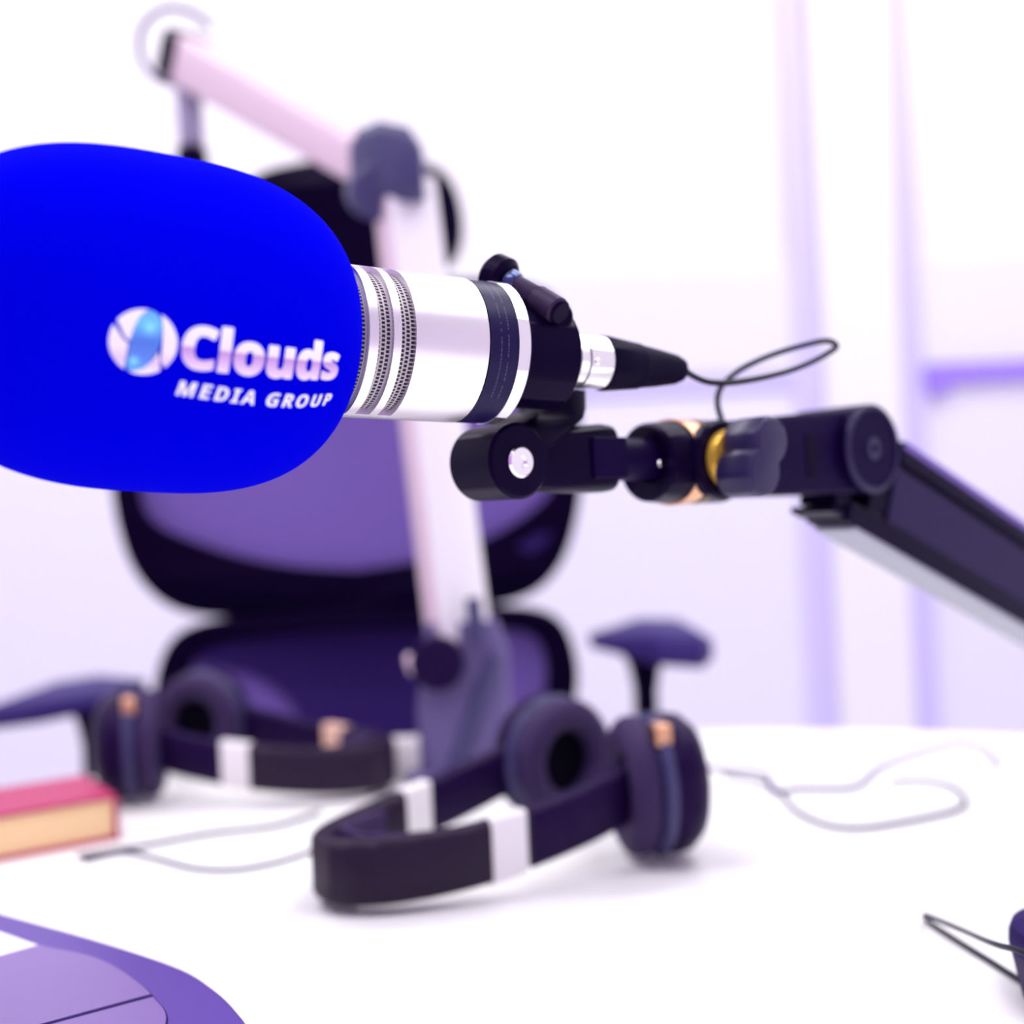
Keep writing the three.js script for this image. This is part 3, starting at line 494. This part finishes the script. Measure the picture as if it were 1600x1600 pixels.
// ---------------------------------------------------------------- headphones
function headphones(label, apex, dirv, near, opt) {
  const D = dirv.clone().setY(0).normalize(), up = V(0, 1, 0), zl = V().crossVectors(D, up);
  const h = thing('headphones', label, 'headphones', apex, [D, up, zl], 'studio headphones on the table');
  const L0 = opt.len ?? 0.172, Wd = 0.057, pts = [];
  const n = 160;
  for (let i = 0; i <= n; i++) { const t = (i / n - 0.5) * Math.PI; pts.push(V(L0 * (1 - Math.pow(Math.cos(t), 0.95)), 0, Wd * Math.sign(t) * Math.pow(Math.abs(Math.sin(t)), 0.93))); }
  const frames = (u0, u1, side, w0, w1, th, lift = 0) => {
    const out = [];
    for (let i = 1; i < n; i++) {
      const p = pts[i]; if (side !== 0 && Math.sign(p.z) !== side) continue; if (p.x < u0 || p.x > u1) continue;
      const tan = pts[i + 1].clone().sub(pts[i - 1]).normalize(), f = p.x / L0, wd = w0 + (w1 - w0) * (u1 > u0 ? (p.x - u0) / (u1 - u0) : 0);
      out.push({ p: V(p.x, 0.0225 + 0.026 * f * f + lift, p.z), a: V(tan.z, 0, -tan.x), b: V(0, 1, 0), w: th, h: wd });
    }
    return out;
  };
  const lim = (z) => 0.062 + ((Math.sign(z) === near ? opt.nearU : opt.farU) ?? 0);
  const bandFrames = frames(-1, 0.1, 0, 0.044, 0.034, 0.013).filter((f) => f.p.x <= lim(f.p.z));
  mesh('headband', loft(bandFrames, 0.75), M.hpBand, h);
  mesh('headband_cushion', loft(frames(0.008, 0.05, 0, 0.036, 0.030, 0.006).map((f) => ({ ...f, p: f.p.clone().addScaledVector(f.a, 0.0095) })), 0.9), M.hpPad, h);
  for (const s of [1, -1]) {
    const isNear = s === near, us = (isNear ? opt.nearU : opt.farU) ?? 0;
    mesh('slider', loft(frames(0.060 + us, 0.084 + us, s, 0.036, 0.034, 0.0105), 0.3), isNear ? M.whitePlastic : opt.farSlider, h).userData.label = isNear ? 'white slider' : 'pale slider';
    mesh('yoke_arm', loft(frames(0.082 + us, L0 + 1, s, 0.032, 0.026, 0.011), 0.5), M.hpBlack, h);
    // ear cup, built facing outward along +z, then swivelled
    const cupG = new THREE.Group(); cupG.name = 'ear_cup_holder';
    const sw = isNear ? opt.nearSwivel : opt.farSwivel, q = new THREE.Matrix4().makeRotationY((s > 0 ? 0 : Math.PI) + sw);
    const place = (g) => g.scale(0.87, 0.94, 0.92).applyMatrix4(q).translate(L0 + 0.010, 0.0445, s * (Wd - 0.002));
    const cup = mesh('ear_cup', place(crease(latheZ([[0, -0.006], [0.040, -0.006], [0.043, -0.003], [0.0445, 0.004], [0.043, 0.013], [0.036, 0.021], [0.024, 0.0255], [0, 0.027]], 56), 0.6)), M.hpBlack, h);
    mesh('cup_ring', place(crease(latheZ([[0.038, -0.010], [0.0435, -0.009], [0.0452, -0.006], [0.0435, -0.002], [0.036, -0.002]], 56), 0.9)), M.jointGrey, cup);
    const pad = []; for (let i = 0; i <= 20; i++) { const t = i / 20 * Math.PI * 2; pad.push([0.0325 + 0.0115 * Math.cos(t), -0.019 + 0.0105 * Math.sin(t)]); }
    mesh('ear_pad', place(latheZ(pad, 56)), M.hpPad, h);
    mesh('pad_cloth', place(latheZ([[0, -0.0105], [0.034, -0.0105]], 40)), M.hpCloth, h);
    if (isNear) mesh('pivot_badge', at(box(0.014, 0.013, 0.010, 0.002), 0, 0, 0).translate(-s * 0.021, 0.033, -0.006).applyMatrix4(q).translate(L0 + 0.010, 0.0445, s * (Wd - 0.002)), M.copper, h).userData.label = 'copper coloured pivot badge';
  }
  return h;
}
{
  const d1 = V(0.81, 0, -0.585), a1 = V(-0.1077, 0, -0.645);
  headphones('black headphones with white sliders lying right in front of the silver boom arm', a1, d1, 1, { farSlider: M.whitePlastic, nearSwivel: 1.15, farSwivel: 0.0, len: 0.184, nearU: 0.012, farU: 0.012 });
  const d2 = V(-0.95, 0, -0.30), a2 = V(-0.106, 0, -0.915);
  headphones('black headphones lying between the red book and the silver boom arm', a2, d2, -1, { farSlider: M.peach, nearSwivel: -1.1, farSwivel: 0.1, len: 0.18, farU: -0.010, nearU: 0.024 });
}

// ---------------------------------------------------------------- book
{
  const c = G(188, 1312), e = G(-40, 1355); c.y = e.y = 0;
  const bx = c.clone().sub(e).normalize(), bz = V().crossVectors(bx, V(0, 1, 0));
  const b = thing('book', 'red-covered book with yellowed page edges lying on the table', 'book', c, [bx, V(0, 1, 0), bz]);
  const w = 0.20, d = 0.085, h = 0.031;
  mesh('pages', at(box(w - 0.006, h - 0.006, d - 0.006), -w / 2, h / 2, -d / 2), M.pages, b);
  mesh('cover', mergeGeometries([at(box(w, 0.003, d, 0.001), -w / 2, h - 0.0015, -d / 2), at(box(w, 0.003, d, 0.001), -w / 2, 0.0015, -d / 2), at(box(0.003, h, d, 0.001), -0.0015, h / 2, -d / 2)]), M.redCover, b);
}

// ---------------------------------------------------------------- desk console in the foreground
{
  const H = 0.03, g0 = (px, py) => G(px, py, H);
  const base = g0(200, 1600).setY(0);
  const t = thing('desk_console', 'violet-grey rounded desk console with inset panel and pale display', 'desk console', base);
  const q = (px, py) => { const v = g0(px, py); return [v.x - base.x, -(v.z - base.z)]; };   // shape plane: x right, y away
  const B = q(0, 1423), C = q(150, 1465), D = q(280, 1508), E = q(335, 1540), F = q(372, 1575), Gp = q(392, 1612);
  const V2 = (p) => new THREE.Vector2(p[0], p[1]), ext2 = (p, o, k) => [p[0] + (o[0] - p[0]) * k, p[1] + (o[1] - p[1]) * k];
  const FL = ext2(D, B, 1.7), J = [-0.033, -0.166], NL = [-0.31, 0.03];
  const outline = new THREE.Shape([V2(ext2(FL, NL, 0.05)), ...smooth([ext2(FL, B, 0.06), B, C, D, E, F, Gp, [0.050, -0.045], [0.035, -0.075], ext2(J, [0.035, -0.075], 0.1)], 70), V2(ext2(J, NL, 0.05)), V2(ext2(NL, J, 0.05)), V2(ext2(NL, FL, 0.05))]);
  const body = new THREE.ExtrudeGeometry(outline, { depth: H - 0.008, bevelEnabled: true, bevelThickness: 0.004, bevelSize: 0.003, bevelOffset: -0.003, bevelSegments: 4 });
  body.rotateX(-Math.PI / 2).translate(0, 0.004, 0); mesh('body', crease(body, 0.5), M.console, t);
  // inset field: dark groove plate, then panels standing in it
  const m0 = q(62, 1478), iFL = ext2(m0, q(0, 1457), 4.1), iJ = [-0.045, -0.135], iNL = [-0.275, 0.03];
  const inn = smooth([iFL, q(0, 1457), m0, q(130, 1492), q(172, 1507), q(212, 1532), q(242, 1560), q(262, 1600), [0.016, -0.045], [-0.002, -0.078], iJ], 70);
  const flat = (pts, d) => new THREE.ExtrudeGeometry(new THREE.Shape(pts), { depth: d, bevelEnabled: true, bevelThickness: 0.0002, bevelSize: 0.0003, bevelOffset: -0.0003, bevelSegments: 2 }).rotateX(-Math.PI / 2);
  mesh('groove', flat([...inn, V2(iNL)], 0.0003).translate(0, H - 0.0001, 0), M.consoleSeam, t);
  const off = (pts, d) => pts.map((p, i) => { const a = pts[Math.max(0, i - 1)], b = pts[Math.min(pts.length - 1, i + 1)], n = new THREE.Vector2(-(b.y - a.y), b.x - a.x).normalize(); return new THREE.Vector2(p.x - n.x * d, p.y - n.y * d); });
  const iin = off(inn, 0.0006);
  // the field is split by the display edge and by the seam, both carried on to its near side
  const cut = (p, o) => { const dx = o[0] - p[0], dy = o[1] - p[1], ex = iNL[0] - iJ[0], ey = iNL[1] - iJ[1], k = ((iJ[0] - p[0]) * ey - (iJ[1] - p[1]) * ex) / (dx * ey - dy * ex); return [p[0] + dx * k, p[1] + dy * k]; };
  const nearest = (pts, p) => { let k = 0, m = 1e9; pts.forEach((v, i) => { const e = Math.hypot(v.x - p[0], v.y - p[1]); if (e < m) { m = e; k = i; } }); return k; };
  const s0 = q(241, 1556), k1 = nearest(iin, m0), k2 = nearest(iin, s0), dEnd = cut(m0, q(-30, 1504)), sEnd = cut(s0, q(80, 1600));
  const shift = (p, d) => V2([p[0], p[1] + d]);
  mesh('display', flat([...iin.slice(0, k1 + 1), V2(dEnd), V2(iNL)], 0.0006).translate(0, H, 0), M.screen, t).userData.label = 'pale display';
  mesh('panel', flat([...iin.slice(k1, k2 + 1), shift(sEnd, 0.0008), shift(dEnd, -0.0006)], 0.0007).translate(0, H, 0), M.consolePanel, t);
  mesh('panel', flat([...iin.slice(k2 + 1), shift(sEnd, -0.0008)], 0.0007).translate(0, H, 0), M.consolePanel, t);
}

// ---------------------------------------------------------------- small things
{
  const b = G(642, 1214); b.y = 0;
  const c = mesh('white_cube', at(box(0.032, 0.032, 0.026, 0.004), 0, 0.016, 0), M.whitePlastic); c.position.copy(b);
  tag(c, 'small white cube beside the grey bracket of the silver boom arm', 'cube');
}
{
  const c = P(1722, 1500, 0.485).setY(0);
  const t = thing('desk_canister', 'small dark violet round canister narrowing downward next to the looped black cord', 'canister', c);
  mesh('body', crease(lathe([[0, 0], [0.0295, 0], [0.0305, 0.001], [0.0342, 0.019], [0.034, 0.0212], [0, 0.0212]], 64), 0.5), M.hpPad, t);
  mesh('lid', crease(lathe([[0, 0.0212], [0.0347, 0.0212], [0.0351, 0.023], [0.0349, 0.027], [0.0336, 0.0305], [0.030, 0.0325], [0, 0.033]], 64), 0.7), M.consoleSeam, t);
}
function cord(name, label, pts, r, m, group) { const c = mesh(name, tube(pts, r, 160, false, 8), m); return tag(c, label, 'cord', group); }
const lay = (list, h = 0.0018) => list.map(([x, y]) => G(x, y, h));
cord('looped_cord', 'black cord folded into a sharp loop beside the dark canister', [P(1640, 1506, 0.452), P(1600, 1488, 0.456), P(1560, 1477, 0.475), ...lay([[1500, 1452], [1462, 1436]], 0.012), G(1444, 1430, 0.006), ...lay([[1447, 1437], [1460, 1446], [1500, 1472], [1545, 1500], [1590, 1529], [1602, 1537]], 0.0016)], 0.00125, M.cord);
cord('headphone_cord', 'violet-grey cord wandering over the table from the ear cup', lay([[1060, 1192], [1100, 1198], [1190, 1206], [1212, 1238], [1240, 1232], [1330, 1230], [1372, 1200], [1430, 1178], [1500, 1161], [1535, 1168], [1562, 1198]]), 0.0018, M.violetCord);
cord('headphone_cord', 'thin grey cord making a wide loop on the table beyond the ear cup', lay([[1130, 1212], [1200, 1226], [1250, 1270], [1300, 1290], [1340, 1293], [1440, 1278], [1500, 1262], [1508, 1248], [1480, 1225], [1430, 1218], [1390, 1222]]), 0.0014, M.greyCord);
cord('headphone_cord', 'grey cord curving along the table past the corner of the red book', lay([[500, 1270], [430, 1290], [330, 1302], [240, 1318], [160, 1332], [120, 1338]]), 0.0016, M.greyCord);
cord('headphone_cord', 'grey cord sagging in a shallow bow below the red book corner', lay([[505, 1322], [440, 1345], [370, 1358], [310, 1357], [240, 1340], [190, 1332], [130, 1345]]), 0.0014, M.greyCord);

renderer.render(scene, camera);
